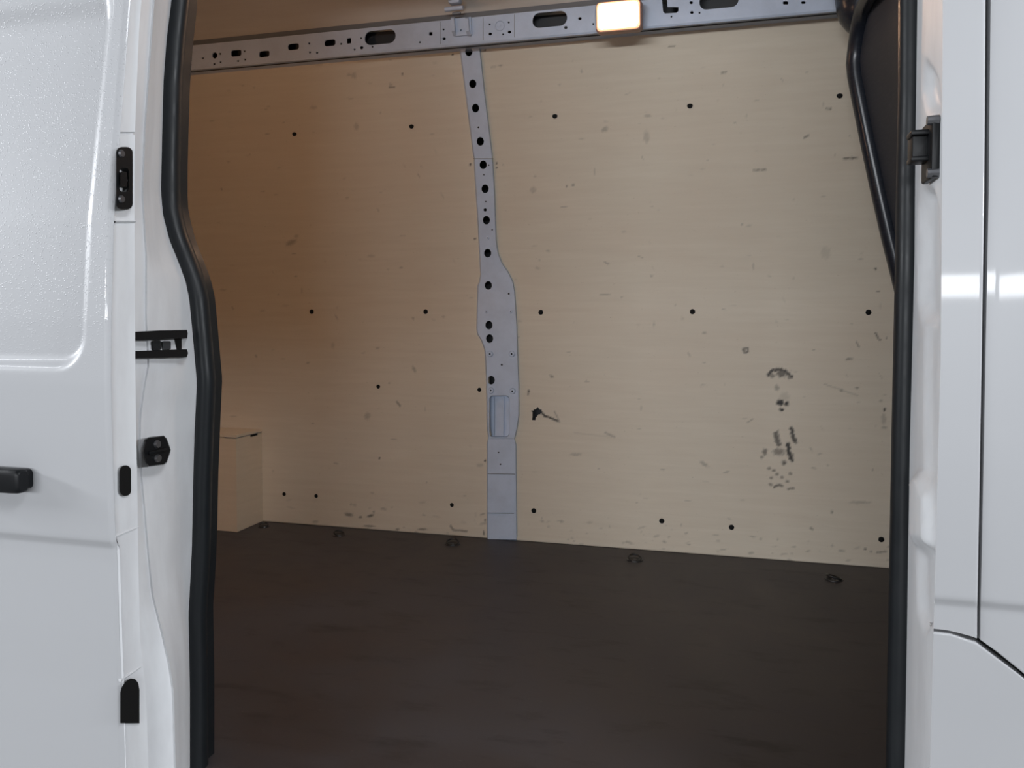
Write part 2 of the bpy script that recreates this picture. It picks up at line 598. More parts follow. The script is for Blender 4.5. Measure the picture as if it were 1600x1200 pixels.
def ply_panel(name, x0, x1, z0, z1, nx, nz, label, thick=.012, ycurve=wall_prof, material=None):
    """x0/x1: functions of z"""
    zs = np.linspace(z0, z1, nz)
    Pm = np.zeros((nz, nx, 3))
    for i, z in enumerate(zs):
        a, b_ = x0(z), x1(z)
        Pm[i, :, 0] = np.linspace(a, b_, nx)
        Pm[i, :, 1] = ycurve(z)
        Pm[i, :, 2] = z
    P = Pm.reshape(-1, 3)
    ii, jj = np.meshgrid(np.arange(nz - 1), np.arange(nx - 1), indexing='ij')
    q = np.stack([ii * nx + jj, ii * nx + jj + 1, (ii + 1) * nx + jj + 1, (ii + 1) * nx + jj], -1).reshape(-1, 4)
    cen = P[q].mean(1)
    px, py = project(cen)
    keep = ~inpoly(px, py, TORN)
    q = q[keep]
    # rim: back edge all round
    bi = np.concatenate([np.arange(nx), np.arange(1, nz) * nx + nx - 1, ((nz - 1) * nx + np.arange(nx - 1))[::-1], (np.arange(1, nz - 1) * nx)[::-1]])
    nb = len(bi)
    Pb = P[bi] + np.array([0, thick, 0])
    n0 = len(P)
    rq = np.stack([bi, n0 + np.arange(nb), n0 + (np.arange(nb) + 1) % nb, np.roll(bi, -1)], -1)
    allP = np.concatenate([P, Pb])
    me = bpy.data.meshes.new(name)
    me.from_pydata(allP.tolist(), [], np.concatenate([q, rq]).tolist())
    me.update()
    for k, p in enumerate(me.polygons):
        p.use_smooth = k < len(q)
    at = me.attributes.new('stain', 'FLOAT', 'POINT')
    at.data.foreach_set('value', np.concatenate([paint(P), np.zeros(nb)]).astype(np.float32))
    me.materials.append(material or M['ply'])
    o = bpy.data.objects.new(name, me)
    COL.objects.link(o)
    o.parent = wall_far
    if label:
        o['label'] = label
    return o


ply_l = interp([(at_wall(pil_l(y) + 5, y).z, at_wall(pil_l(y) + 5, y).x) for y in range(840, 50, -10)])
ply_r = interp([(at_wall(pil_r(y) - 5, y).z, at_wall(pil_r(y) - 5, y).x) for y in range(840, 50, -10)])
pl_left = ply_panel('plywood_panel', lambda z: -2.75, ply_l, F + .001, LIP_B + .03, 430, 400, 'warm brown plywood panel left of the steel post')
pl_right = ply_panel('plywood_panel', ply_r, lambda z: XF + .05, F + .001, LIP_B + .03, 360, 400, 'pale scuffed plywood panel right of the steel post')
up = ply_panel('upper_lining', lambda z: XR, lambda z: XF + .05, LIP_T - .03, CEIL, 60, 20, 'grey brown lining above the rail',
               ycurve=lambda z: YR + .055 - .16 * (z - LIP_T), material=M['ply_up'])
mb = MB()
mb.grid([[(x, wall_prof(z) + .002, z) for x in (XR, -2.75)] for z in np.linspace(F, LIP_B + .03, 14)])
mb.build('plywood_panel', M['ply'], wall_far)
adopt(wall_far)

# fixings: one shared mesh, one object each
fx = MB().cyl((0, 0, 0), (0, -1, 0), .0098, .0012, 14, .0092, .0014)
fix_mesh = None
FIX_L = [(460, 209), (643, 197), (487, 487), (665, 487), (591, 604), (749, 609), (444, 772), (494, 775), (706, 789)]
FIX_R = [(867, 181), (1078, 165), (1312, 149), (845, 488), (1082, 487), (1357, 488), (834, 798), (1034, 814), (1143, 824), (1377, 843)]
for lst, par in ((FIX_L, pl_left), (FIX_R, pl_right)):
    for x, y in lst:
        p = at_wall(x, y, 0)
        if fix_mesh is None:
            o = fx.build('fixing', M['hole'])
            fix_mesh = o.data
        else:
            o = bpy.data.objects.new('fixing', fix_mesh)
            COL.objects.link(o)
        o.parent = par
        o.location = p - wall_far.location - par.location
        s = .86 if y > 560 and x < 760 else 1.0
        o.scale = (s, 1, s)

# ------------------------------------------------------------------ other walls and roof
mb = MB().box((XR - .06, 1.1, CEIL), (XF + .2, WALL_Y + .15, CEIL + .04))
tag(mb.build('ceiling', M['roof'], smooth=False), kind='structure')
wr = tag(empty('wall_rear', (XR, 2.2, F)), kind='structure')
MB().box((XR - .05, 1.3, F - .1), (XR, 2.24, CEIL)).build('rear_door_leaf', M['ply_box'], wr, smooth=False)
MB().box((XR - .05, 2.25, F - .1), (XR, WALL_Y + .1, CEIL)).build('rear_door_leaf', M['ply_box'], wr, smooth=False)
adopt(wr)

# bulkhead: black moulded partition leaning rearwards at the top, rolled rim along the far wall
wf = tag(empty('wall_front', (XF, 2.2, F)), kind='structure')
YB = 2.70
far_edge = [(900, 1490), (700, 1466), (560, 1438), (430, 1406), (370, 1391), (300, 1375), (220, 1358), (150, 1344), (118, 1338), (98, 1336)]
path = [at_y(x, y, YB) for y, x in far_edge]
foot = path[0].copy()
path[0] = Vector((path[0].x + .05, YB, F))
zr, x0 = 2.345, path[-1].x
for k in range(1, 9):                        # rounded upper corner
    a = math.radians(90 * k / 8)
    R = zr - path[len(far_edge) - 1].z
    path.append(Vector((x0 + .01 * math.sin(a), YB - R * (1 - math.cos(a)), path[len(far_edge) - 1].z + R * math.sin(a))))
for Y in (2.5, 2.3, 2.0, 1.7, 1.46):
    path.append(Vector((x0 + .01 + (2.55 - Y) * .05, Y, zr)))
recalc(MB().tube(path, .026, 14, ref=Vector((1, 0, .3))).build('rolled_rim', M['gloss'], wf, angle=80))
# recessed face between the far rim and the near side
rows = []
for p in path[:len(far_edge) + 7]:
    rows.append([Vector((p.x + .006 + .03 * min(1, t * 6) + .06 * t, p.y + (1.44 - p.y) * t, p.z)) for t in np.linspace(0, 1, 14)])
recalc(MB().grid(rows).build('moulded_panel', M['matte'], wf, angle=60))
# upper column and the flat panel above the rim
c0 = at_y(1356, 40, 2.72)
rows = []
for k in range(14):
    t = k / 13
    z = 2.30 + (CEIL - 2.30) * t ** 1.3
    r = .078 * min(1, math.sqrt(max(0, 1 - (1 - min(1, (z - 2.29) / .09)) ** 2)) + .02)
    lean = -.045 * min(1, (z - 2.3) / .3)
    rows.append([Vector((c0.x + lean + r * math.cos(a), c0.y + r * math.sin(a), z)) for a in np.linspace(0, 2 * math.pi, 24, endpoint=False)])
recalc(MB().grid(rows, close_u=True).build('upper_column', M['gloss'], wf, angle=80))
MB().box((XF + .052, 1.23, F - .2), (XF + .09, WALL_Y + .1, CEIL)).build('light_leak_block', M['matte'], wf, smooth=False)  # unseen sheet added behind the bulkhead to block light leaking onto the plywood
MB().box((x0 + .09, 1.44, zr - .01), (x0 + .12, 3.05, CEIL)).build('upper_panel', M['gloss'], wf, smooth=False)
adopt(wf)

# ------------------------------------------------------------------ side rail under the roof
xa, xb = -3.2, .62
rail = thing('side_rail', (-1, YR, RAIL_B), 'long grey perforated steel rail running above the plywood panels', 'rail')


def rail_y(px, z):                           # px row on the rail face for a given height
    Y = YR
    lo, hi = -300.0, 400.0
    for _ in range(40):
        m = (lo + hi) / 2
        if at_y(px, m, Y).z > z:
            lo = m
        else:
            hi = m
    return lo


xs = list(range(200, 1461, 30))
outl = [(x, rail_y(x, RAIL_T)) for x in xs] + [(x, rail_y(x, RAIL_B)) for x in xs[::-1]]
SK = -.095
RH = [rrect(570, 47, 618, 69, 10, 5, SK), rrect(361, 78, 377, 88, 3, 3, SK), rrect(405, 79.5, 421, 89, 3, 3, SK), rrect(450, 68, 467, 78, 3.5, 3, SK),
      rrect(507, 62, 524, 72, 3.5, 3, SK), rrect(542, 59.5, 548.5, 68, .8, 1, SK), rrect(832, 18.5, 886, 42, 11, 6, SK),
      rrect(1093, -12, 1154, 13, 11, 6, SK), [(1034, -4), (1042, -5), (1043, 11), (1060, 11), (1060, 17), (1057, 20), (1039, 21), (1036, 18)],
      ell(289, 92, 3, 5), ell(335.5, 86.5, 4, 5), ell(565, 74.5, 2.8, 2.6, 8), rrect(670.5, 50, 675.5, 55.5, .6, 1), rrect(1223.5, 2, 1231.5, 7, 1, 1), rrect(1252, 2, 1258.5, 6, 1, 1)]
for x, y in ((296, 89), (298, 101), (317, 91), (344, 84), (335, 100), (344.5, 97), (382, 80), (383, 93), (372, 95.5), (483, 68), (484, 82), (495.5, 82.5), (533, 68.5),
             (554, 77.5), (564, 59.5), (582, 73), (656, 66), (693, 46), (765, 38), (786, 53.5), (795, 35), (927, 37.5), (1093, 20), (1049, 26)):
    RH.append(ell(x, y, 1.7, 1.7, 6))
for x, y in ((694, 60.5), (766, 53), (796, 50), (906, 29), (884, 43), (1080, 4), (1081, 19.5)):
    RH.append(ell(x, y, 2.8, 2.4, 8))
fr = lambda x, y: at_y(x, y, YR)
ofs = lambda d: (lambda x, y: at_y(x, y, YR) + Vector((0, d, 0)))
mb = MB()
plate(mb, outl, RH, fr, ofs(.012), ofs(.004))
mb.build('rail_face', M['steel'], rail, smooth=False)
mb = MB()
mb.grid([[(x, YR, RAIL_B) for x in (xa, xb)], [(x, YR + .004, RAIL_B - .006) for x in (xa, xb)], [(x, YR + .045, LIP_B + .004) for x in (xa, xb)], [(x, YR + .10, LIP_B) for x in (xa, xb)]])
mb.build('lower_lip', M['steel'], rail)
mb = MB()
mb.grid([[(x, YR, RAIL_T) for x in (xa, xb)], [(x, YR + .004, RAIL_T + .005) for x in (xa, xb)], [(x, YR + .02, RAIL_T + .007) for x in (xa, xb)], [(x, YR + .028, LIP_T + .006) for x in (xa, xb)], [(x, YR + .10, LIP_T + .012) for x in (xa, xb)]])
mb.build('upper_lip', M['seam'], rail)  # dark colour on the lip paints in the shadow gap above the rail
mb = MB()
mb.box((xa, YR + .05, RAIL_B + .002), (xb, YR + .055, RAIL_T))
mb.build('inner_web', M['steel_dark'], rail, smooth=False)
# weld seams on the face and a round boss
for x in (688, 755, 804):
    mb = MB()
    z0, z1 = RAIL_B + .004, RAIL_T - .004
    p = at_y(x, 45, YR)
    mb.box((p.x - .0008, YR - .0012, z0), (p.x + .0008, YR + .002, z1))
    mb.build('weld_seam', M['seam'], rail, smooth=False)
p = at_y(781, 40, YR)
mb = MB()
mb.tube([p + Vector((math.cos(a) * .0165, -.001, math.sin(a) * .0165)) for a in np.linspace(0, 2 * math.pi, 20, endpoint=False)], .0022, 6, True)
mb.cyl(p, (0, -1, 0), .006, .0015, 4)
mb.build('boss', M['steel'], rail)
adopt(rail)

# bent clip fixed across the rail above the post
clip = thing('rail_bracket', at_y(718, 55, YR), 'small bent bright steel bracket clipped over the rail above the post', 'bracket')
P = lambda x, y, d: at_y(x, y, YR) + Vector((0, -d, 0))
mb = MB()
plate(mb, [(706, 31), (737, 28), (738, 55), (712, 58)], [ell(722, 49, 1.6, 2.2, 6)], lambda x, y: P(x, y, .010), lambda x, y: P(x, y, 0), lambda x, y: P(x, y, .006))
mb.build('strap', M['steel'], clip, smooth=False)
for x in (709.5, 731.5):
    mb = MB()
    a, b = P(x - 2.4, 31, .010), P(x + 2.4, 56, .022)
    mb.grid([[P(x - 2.6, 29, .012), P(x + 2.6, 29, .012)], [P(x - 1.6, 33, .026), P(x + 3.4, 33, .026)], [P(x, 52, .026), P(x + 5, 52, .026)], [P(x, 57, .010), P(x + 5, 57, .010)]])
    mb.grid([[P(x + 2.6, 29, .012), P(x + 2.6, 29, 0)], [P(x + 3.4, 33, .026), P(x + 3, 33, 0)], [P(x + 5, 52, .026), P(x + 5, 52, 0)], [P(x + 5, 57, .010), P(x + 5, 57, 0)]])
    mb.build('flange', M['steel'], clip)
mb = MB()
mb.tube([P(699, 19, .024), P(712, 17, .024), P(727, 16, .024)], .0075, 10, ref=Vector((0, 0, 1)))
mb.build('rolled_end', M['steel'], clip)
mb = MB()
c = P(714, 3, .02)
mb.rbox(c, (1, 0, 0), (0, 0, 1), (0, 1, 0), .042, .030, .03, .008)
mb.build('hook_block', M['steel'], clip)
mb = MB()
mb.rbox(P(709, 4, .036), (1, 0, 0), (0, 0, 1), (0, 1, 0), .016, .009, .004, .003)
mb.build('slot', M['hole'], clip)
mb = MB()
mb.rbox(P(716, 24, .018), (1, 0, .05), (0, 0, 1), (0, 1, 0), .03, .008, .012, .003)
mb.build('spacer', M['seam'], clip)
adopt(clip)

# lit courtesy lamps: one on this rail, its twin on the near side further back
def courtesy_lamp(cc, out, label, group):
    """cc: centre of the lens face, out: direction the lens looks"""
    dn = Vector(out).normalized()
    ax = Vector((0, 0, 1)).cross(dn).normalized()
    az = dn.cross(ax).normalized()
    lx, lz = LAMP_W, .098
    t = thing('interior_lamp', cc, label, 'lamp', group)
    MB().rbox(cc - dn * .024, ax, az, dn, lx, lz, .05, .016, 5).build('housing', M['lamp'], t)
    MB().rbox(cc + dn * .001, ax, az, dn, lx - .010, lz - .010, .010, .013, 5).build('lens_rim', M['rim'], t)
    MB().rbox(cc + dn * .004, ax, az, dn, lx - .024, lz - .024, .010, .010, 5).build('lens', M['lens'], t)
    MB().rbox(cc - dn * .052, ax, az, dn, lx * .6, lz * .7, .012, .004).build('mounting_foot', M['plastic'], t)
    return adopt(t)


LAMP_W = at_y(1002, 24, YR - .05).x - at_y(930, 24, YR - .05).x
courtesy_lamp(at_y(966, 24.5, YR - .06), (0, -1, -.12), 'glowing orange white rectangular lamp mounted on the perforated rail', 'cargo lamps')
courtesy_lamp(Vector((-1.75, 1.51, 2.0)), (.1, 1, -.3), 'glowing lamp on the near side lining behind the open sliding door', 'cargo lamps')

# ------------------------------------------------------------------ perforated steel post in the middle of the wall
post = thing('steel_post', at_wall(785, 843), 'grey pressed steel post with a column of round holes', 'post')
OFF = .016


def onw(off):
    return lambda x, y: at_wall(x, y, off)


def post_part(name, ys, holes, off, rimd=.005, skirt=2.2):
    L = [(pil_l(y) + 2.2, y) for y in ys]
    R = [(pil_r(y) - 2.2, y) for y in ys][::-1]
    mb = MB()
    plate(mb, L + R, holes, onw(off), onw(-.003), onw(off - rimd), -skirt if False else skirt)
    return mb.build(name, M['steel'], post, smooth=False)


yy = lambda a, b, s: list(np.arange(a, b, s)) + [b]
big = lambda x, y: ell(x, y, 5.6, 6.8, 16)
sm = lambda x, y, r=1.6: ell(x, y, r, r, 7)
post_part('upper_section', yy(66, 247.5, 8), [big(732.5, 81), big(738.7, 131), big(743, 169), big(750.5, 221), sm(747.5, 199)], OFF)
main_h = [big(755, 257.5), big(758, 295), big(760, 344), big(762, 395.5), big(763, 446), big(764, 508), big(765, 529), big(767.5, 594),
          sm(763.5, 258, 1.3), sm(756, 273, 1.2), sm(759, 315, 1.2), sm(758, 328, 2.6), sm(769, 359, 1.2), sm(795, 459), sm(784, 570),
          rrect(764.5, 618, 796, 683, 6, 4)]
ys = sorted(set(yy(248.5, 685, 8) + [397, 404, 412, 418, 425, 430, 440, 447, 515, 522, 531, 545]))
post_part('main_section', ys, main_h, OFF - .001)
post_part('lower_section', yy(685.5, 842.6, 10), [sm(779, 707, 1.3), sm(782, 725.5, 1.4), ell(779.5, 785.5, 2.4, 3, 8), sm(783, 796, 1.3)], OFF - .004)
# raised cover pieces on the foot
for y0, y1, d in ((741, 801, .0022), ):
    mb = MB()
    plate(mb, dens([(763, y0), (804, y0 + 2), (804, y1), (763, y1)], 12), [], onw(OFF - .004 + d), onw(OFF - .005), onw(0))
    mb.build('cover_plate', M['steel'], post, smooth=False)
for x0, y0, x1, y1 in ((762, 740, 805, 741), (762, 801.5, 803, 802), (739, 248, 771, 248)):
    mb = MB()
    q = lambda x, y, o: at_wall(x, y, OFF + o)
    mb.grid([[q(x0, y0 - .5, .0006), q(x1, y1 - .5, .0006)], [q(x0, y0 + .6, .0006), q(x1, y1 + .6, .0006)], [q(x0, y0 + .6, -.01), q(x1, y1 + .6, -.01)]])
    mb.build('seam', M['seam'], post, smooth=False)
# pocket behind the rectangular window
mb = MB()
rr = rrect(764.5, 618, 796, 683, 6, 4)
cxp, cyp = 780.2, 650.5
shr = lambda x, y, k: (cxp + (x - cxp) * k, cyp + (y - cyp) * k)
mb.grid([[at_wall(x, y, OFF - .006) for x, y in rr], [at_wall(*shr(x, y, .97), -.030) for x, y in rr]], close_u=True)
n0 = len(mb.v)
mb.add([at_wall(*shr(x, y, .97), -.030) for x, y in rr], [tuple(range(len(rr)))])
mb.build('pocket', M['steel'], post, smooth=False)
mb = MB()
mb.grid([[at_wall(772, 620, -.029), at_wall(773, 620, -.020), at_wall(787, 620, -.020), at_wall(788, 620, -.029)], [at_wall(772, 681, -.029), at_wall(773, 681, -.018), at_wall(787, 681, -.018), at_wall(788, 681, -.029)]])
mb.build('pocket_rib', M['steel'], post)
# weld nuts
nut = None
for x, y in ((766, 553), (800, 553), (767.5, 610), (801, 611), (760, 487), (798, 487), (762, 372)):
    p = at_wall(x, y, OFF - .001)
    s = 1 if y > 500 else .55
    if nut is None:
        mb = MB()
        mb.cyl((0, 0, 0), (0, -1, 0), .0125, .006, 16, .0095)
        nut = mb.build('weld_nut', M['steel'], post)
        nut.location = p
        o = nut
    else:
        o = bpy.data.objects.new('weld_nut', nut.data)
        COL.objects.link(o)
        o.parent = post
        o.location = p
        o.scale = (s, s, s)
    d = MB().cyl((0, -.0061, 0), (0, -1, 0), .0035, .0004, 8).build('thread', M['hole'], o)
adopt(post)

# ------------------------------------------------------------------ wheel arch box
A = at_floor(371, 832)                       # near bottom corner
yb0 = A.y
xb1 = A.x
ztop = at_y(367, 684, yb0).z
box = thing('wheel_arch_box', (A.x - .3, A.y, F), 'pale plywood wheel arch box in the corner by the left door edge', 'box')
MB().box((-2.74, yb0, F + .002), (xb1 - .012, yb0 + .012, ztop)).build('front_board', M['ply_box'], box, smooth=False)
MB().box((xb1 - .012, yb0 - .002, F + .002), (xb1, WALL_Y - .001, ztop - .003)).build('side_board', M['ply_box'], box, smooth=False)
MB().box((-2.74, yb0 - .003, ztop + .001), (xb1 + .002, WALL_Y - .001, ztop + .011)).build('lid', M['ply_box'], box, smooth=False)
q = Vector((xb1 + .001, yb0 + .10, ztop - .006))
MB().box((q.x - .001, q.y, q.z - .004), (q.x + .0006, q.y + .05, q.z + .004)).build('chipped_notch', M['hole'], box, smooth=False)
q = Vector((xb1, yb0, ztop - .001))
MB().box((xb1 - .05, yb0 - .0028, ztop - .002), (xb1 + .0012, WALL_Y - .002, ztop + .001)).build('lid_joint', M['seam'], box, smooth=False)
adopt(box)

# ------------------------------------------------------------------ lashing rings in the floor
RINGS = [(412, 823, 'dark lashing ring in the floor at the foot of the wheel arch box', .8),
         (530, 836, 'dark lashing ring in the floor between the box and the steel post', .9),
         (707, 850, 'dark lashing ring in the floor just left of the steel post', 1),
         (992, 875, 'dark lashing ring in the floor right of the steel post', 1),
         (1303, 905, 'dark lashing ring with a light centre near the right seal', 1)]
rm = {}
for i, (x, y, lab, s) in enumerate(RINGS):
    p = at_floor(x, y)
    t = thing('lashing_ring', p, lab, 'lashing ring', 'lashing rings along the far edge of the floor')
    if not rm:
        dish = [[Vector((math.cos(a) * r_, math.sin(a) * r_, h_)) for a in np.linspace(0, 2 * math.pi, 20, endpoint=False)] for r_, h_ in ((.030, .0), (.029, .0028), (.024, .003), (.020, .0008), (.004, .0006))]
        rm['dish'] = MB().grid(dish, close_u=True).build('dish', M['ringmetal'], t)
        rm['ring'] = MB().tube([Vector((math.cos(a) * .022, math.sin(a) * .022, .008 + .007 * math.sin(a))) for a in np.linspace(0, 2 * math.pi, 24, endpoint=False)], .0038, 8, True, ref=Vector((0, 0, 1))).build('ring', M['ringmetal'], t)
        rm['pin'] = MB().cyl((0, 0, .0008), (0, 0, 1), .008, .002, 12, .006, .001).build('centre_bolt', M['bolt'], t)
    else:
        for k, src in rm.items():
            c = src.copy()
            COL.objects.link(c)
            c.parent = t
    t.scale = (s, s, s)
    t.rotation_euler.z = (.3, 1.2, .1, .5, 2.2)[i]

# ------------------------------------------------------------------ near side of the body round the door opening
near = tag(empty('wall_near', (-.4, 1.25, F)), kind='structure')
edge_far = interp([(-160, 226), (0, 221), (50, 217), (200, 211), (340, 210), (500, 211), (600, 211.5), (800, 215), (900, 216.5), (1000, 219), (1080, 228), (1320, 236)])
seal_l0 = interp([(-160, 275), (0, 269), (60, 261), (125, 256), (200, 254), (300, 252), (335, 255), (375, 265), (410, 280), (440, 291), (470, 297), (520, 302), (600, 309), (680, 305), (760, 303), (860, 301), (930, 297), (960, 295), (1080, 297), (1320, 297)])
seal_l1 = interp([(-160, 300), (0, 294), (60, 289), (120, 285), (250, 281), (320, 282), (360, 292), (400, 306), (430, 317), (460, 325), (520, 330), (590, 336), (680, 333), (740, 330), (830, 328), (890, 326), (960, 322), (1080, 324), (1320, 324)])
seal_r0 = interp([(-160, 1412), (0, 1411), (150, 1411), (300, 1406), (420, 1404), (580, 1401), (700, 1399), (850, 1396), (1050, 1392), (1320, 1388)])
seal_r1 = interp([(-160, 1436), (0, 1434), (250, 1431), (400, 1430), (560, 1426), (700, 1422.5), (800, 1421), (1050, 1417), (1320, 1412)])
YS = 1.37
colB = interp([(-160, 244), (0, 240), (100, 233), (200, 226), (300, 222), (400, 228), (500, 228), (570, 232), (600, 226), (650, 219), (700, 218), (760, 222), (800, 226), (860, 231), (930, 238), (990, 253), (1040, 264), (1080, 270), (1320, 276)])
colC = interp([(-160, 256), (0, 252), (300, 240), (400, 252), (430, 264), (500, 270), (560, 276), (600, 276), (640, 271), (880, 273), (950, 281), (1020, 289), (1320, 292)])
rows = []
for y in list(range(-520, 1330, 12)):
    b, c, d = colB(y), colC(y), seal_l0(y)
    d = max(d, c + 1.5)
    ef = edge_far(y)
    A = at_y(ef - 7, y, 1.168)
    row = [A + Vector((-.14, .03, 0)), A, at_y(.5 * (ef + b) - 3, y, 1.192), at_y(b - 1.5, y, 1.212), at_y(b + 1.5, y, 1.212), at_y((b + c) / 2, y, 1.25), at_y(c - 2, y, 1.285), at_y(c + 3, y, 1.30),
           at_y(d, y, YS - .015), at_y(d + 12, y, YS + .012), at_y(d + 10, y, YS + .08)]
    rows.append(row)
recalc(MB().grid(rows).build('rear_pillar', M['jamb'], near, angle=50))
# rear side panel and lining behind the open door
MB().box((XR - .05, 1.20, .35), (-1.16, 1.215, CEIL + .02)).build('rear_side_skin', M['white'], near, smooth=False)
MB().box((XR, 1.43, F), (-1.12, 1.445, CEIL)).build('near_lining', M['ply_box'], near, smooth=False)
MB().box((XR - .05, 1.16, 2.56), (.9, 1.45, CEIL + .02)).build('header', M['white'], near, smooth=False)
MB().box((XR, 1.16, .30), (.9, 1.36, F - .03)).build('sill', M['jamb'], near, smooth=False)

# body side profile (Y of the outer skin by height)
zpx = lambda y, Y: at_y(1500, y, Y).z
_sk = interp([(zpx(y, 1.17), v) for y, v in ((1320, 1.195), (1080, 1.177), (955, 1.168), (850, 1.162), (600, 1.158), (480, 1.160), (300, 1.166), (150, 1.174), (0, 1.186), (-160, 1.20))])
_zs = np.linspace(.2, 2.9, 400)
_sm = np.array([np.mean([_sk(z + d) for d in np.linspace(-.2, .2, 21)]) for z in _zs])
z_skin_crease = zpx(944, 1.166)


def skin_prof(z):
    t = min(1, max(0, (z_skin_crease + .005 - z) / .010))
    return float(np.interp(z, _zs, _sm)) + .005 * t * t * (3 - 2 * t)


def at_skin(px, py, off=0.0):
    Y = 1.17
    for _ in range(6):
        Y = skin_prof(at_y(px, py, Y).z) + off
    return at_y(px, py, Y)


corner = interp([(-160, 1474), (0, 1473), (300, 1472), (560, 1470), (700, 1466), (900, 1461), (1050, 1457), (1320, 1450)])
gapL = interp([(-160, 1543), (0, 1541), (300, 1539), (560, 1535), (850, 1530), (960, 1528), (1400, 1524)])
gapR = interp([(-160, 1551), (0, 1549), (300, 1546), (560, 1541), (850, 1535.5), (960, 1533), (1400, 1530)])
curve_low = interp([(1440, 987), (1460, 987), (1480, 989), (1500, 994), (1520, 1001), (1540, 1013), (1570, 1036), (1600, 1060), (1700, 1150), (1900, 1400)])
curve_up = interp([(1440, 982), (1460, 983), (1480, 985), (1500, 990), (1520, 995.5), (1532, 1001), (1540, 1005), (1570, 1029), (1600, 1053), (1700, 1143), (1900, 1390)])


def skin_panel(name, material, L, R, top, bot, nu, nv, parent, rim=(1, 1, 1, 1), by_height=False):
    """panel on the body skin bounded by px curves; rolled rims; rim = left,right,top,bottom"""
    zt, zc = at_skin(1500, -520).z, z_skin_crease - .022

    def row_py(px, z):                       # photo row at which the skin has height z in column px
        k = (z - CAM.z) / skin_prof(z)
        a = (px - CX) / FPX
        return CY - FPX * (k * (FW.y + RT.y * a) - FW.z) / (UP.z - k * UP.y)

    def P(s, t):
        px = L(500) + (R(500) - L(500)) * s
        for _ in range(5):
            if by_height:
                if t < .8:
                    py = row_py(px, zt + (zc - zt) * t / .8)
                else:
                    y0 = row_py(px, zc)
                    py = y0 + (max(bot(px), y0 + 1) - y0) * (t - .8) / .2
            else:
                py = top(px) + (bot(px) - top(px)) * t
            px = L(py) + (R(py) - L(py)) * s
        return at_skin(px, py)
    ss = [0, .02, .05] + list(np.linspace(.1, .9, nu)) + [.95, .98, 1]
    tt = [0, .002, .005] + list(np.linspace(.01, .99, nv)) + [.995, .998, 1]
    rows = []
    for t in tt:
        row = []
        for s in ss:
            row.append(P(s, t))
        rows.append(row)
    # rims: push the outermost loops back to round the edge
    def push(i, j, d):
        rows[i][j] = rows[i][j] + Vector((0, d, 0))
    for i in range(len(tt)):
        if rim[0]:
            push(i, 0, .003); push(i, 1, .0007)
        if rim[1]:
            push(i, -1, .003); push(i, -2, .0007)
    for j in range(len(ss)):
        if rim[2]:
            push(0, j, .003); push(1, j, .0008)
        if rim[3]:
            push(-1, j, .003); push(-2, j, .0008)
    bk = Vector((0, .022, 0))
    if rim[0]:
        rows = [[r[0] + bk] + r for r in rows]
    if rim[1]:
        rows = [r + [r[-1] + bk] for r in rows]
    if rim[2]:
        rows = [[p + bk for p in rows[0]]] + rows
    if rim[3]:
        rows = rows + [[p + bk for p in rows[-1]]]
    return recalc(MB().grid(rows).build(name, material, parent, angle=60))


cst = lambda v: (lambda x: v)
skin_panel('pillar_skin', M['white'], corner, gapL, cst(-520), curve_up, 6, 330, near, (0, 1, 0, 1), True)
skin_panel('lower_skin', M['white'], corner, cst(2800), curve_low, cst(1440), 150, 30, near, (0, 0, 1, 0))
# backing behind the shut lines
MB().box((at_skin(1515, 500).x, 1.215, .3), (1.1, 1.23, CEIL)).build('shut_line_backing', M['seal'], near, smooth=False)

# front pillar jamb with pressed pockets
NJ = 26
DENT = [([(1441, 300), (1456, 298), (1464, 330), (1467, 440), (1464, 480), (1455, 505), (1443, 500), (1437, 470), (1437, 330)], .016),
        ([(1446, 100), (1458, 118), (1466, 135), (1467, 165), (1462, 178), (1450, 170), (1443, 140)], .012),
        ([(1446, 505), (1466, 490), (1466, 745), (1456, 748), (1446, 740)], .007),
        ([(1434, 862), (1460, 858), (1459, 960), (1446, 985), (1436, 955)], .010)]
PROT = [([(1432, 745), (1444, 742), (1458, 775), (1458, 855), (1448, 846), (1432, 850)], .012)]
ysj = np.arange(-520, 1330, 6.0)
PX = np.array([[seal_r1(y) - 6 + (corner(y) - seal_r1(y) + 6) * k / NJ for k in range(NJ + 1)] for y in ysj])
PY = np.repeat(ysj[:, None], NJ + 1, 1)


def soft(poly, px, py):
    acc = np.zeros(px.shape)
    for dx in (-2.4, -1.2, 0, 1.2, 2.4):
        for dy in (-8, -4, 0, 4, 8):
            acc += inpoly(px + dx, py + dy, poly)
    return acc / 25


DX = sum(d * soft(p, PX, PY) for p, d in DENT) - sum(d * soft(p, PX, PY) for p, d in PROT)
rows = []
for i, y in enumerate(ysj):
    yc = at_skin(corner(y), y).y
    row = []
    for k in range(NJ + 1):
        t = k / NJ
        p = at_y(PX[i, k], y, YS + .01 + (yc - YS - .01) * t ** .9)
        if 0 < k < NJ:
            p.x += DX[i, k]
        row.append(p)
    row = [row[0] + Vector((.03, .08, 0))] + row
    rows.append(row)
recalc(MB().grid(rows).build('front_pillar', M['jamb'], near, angle=60))
adopt(near)

# front door beyond the shut line
fd = skin_panel('front_door', M['white'], gapR, cst(2800), cst(-520), lambda x: curve_up(x), 40, 330, None, (1, 0, 0, 1), True)
tag(fd, 'white front door panel at the right edge beyond the dark shut line', 'door')

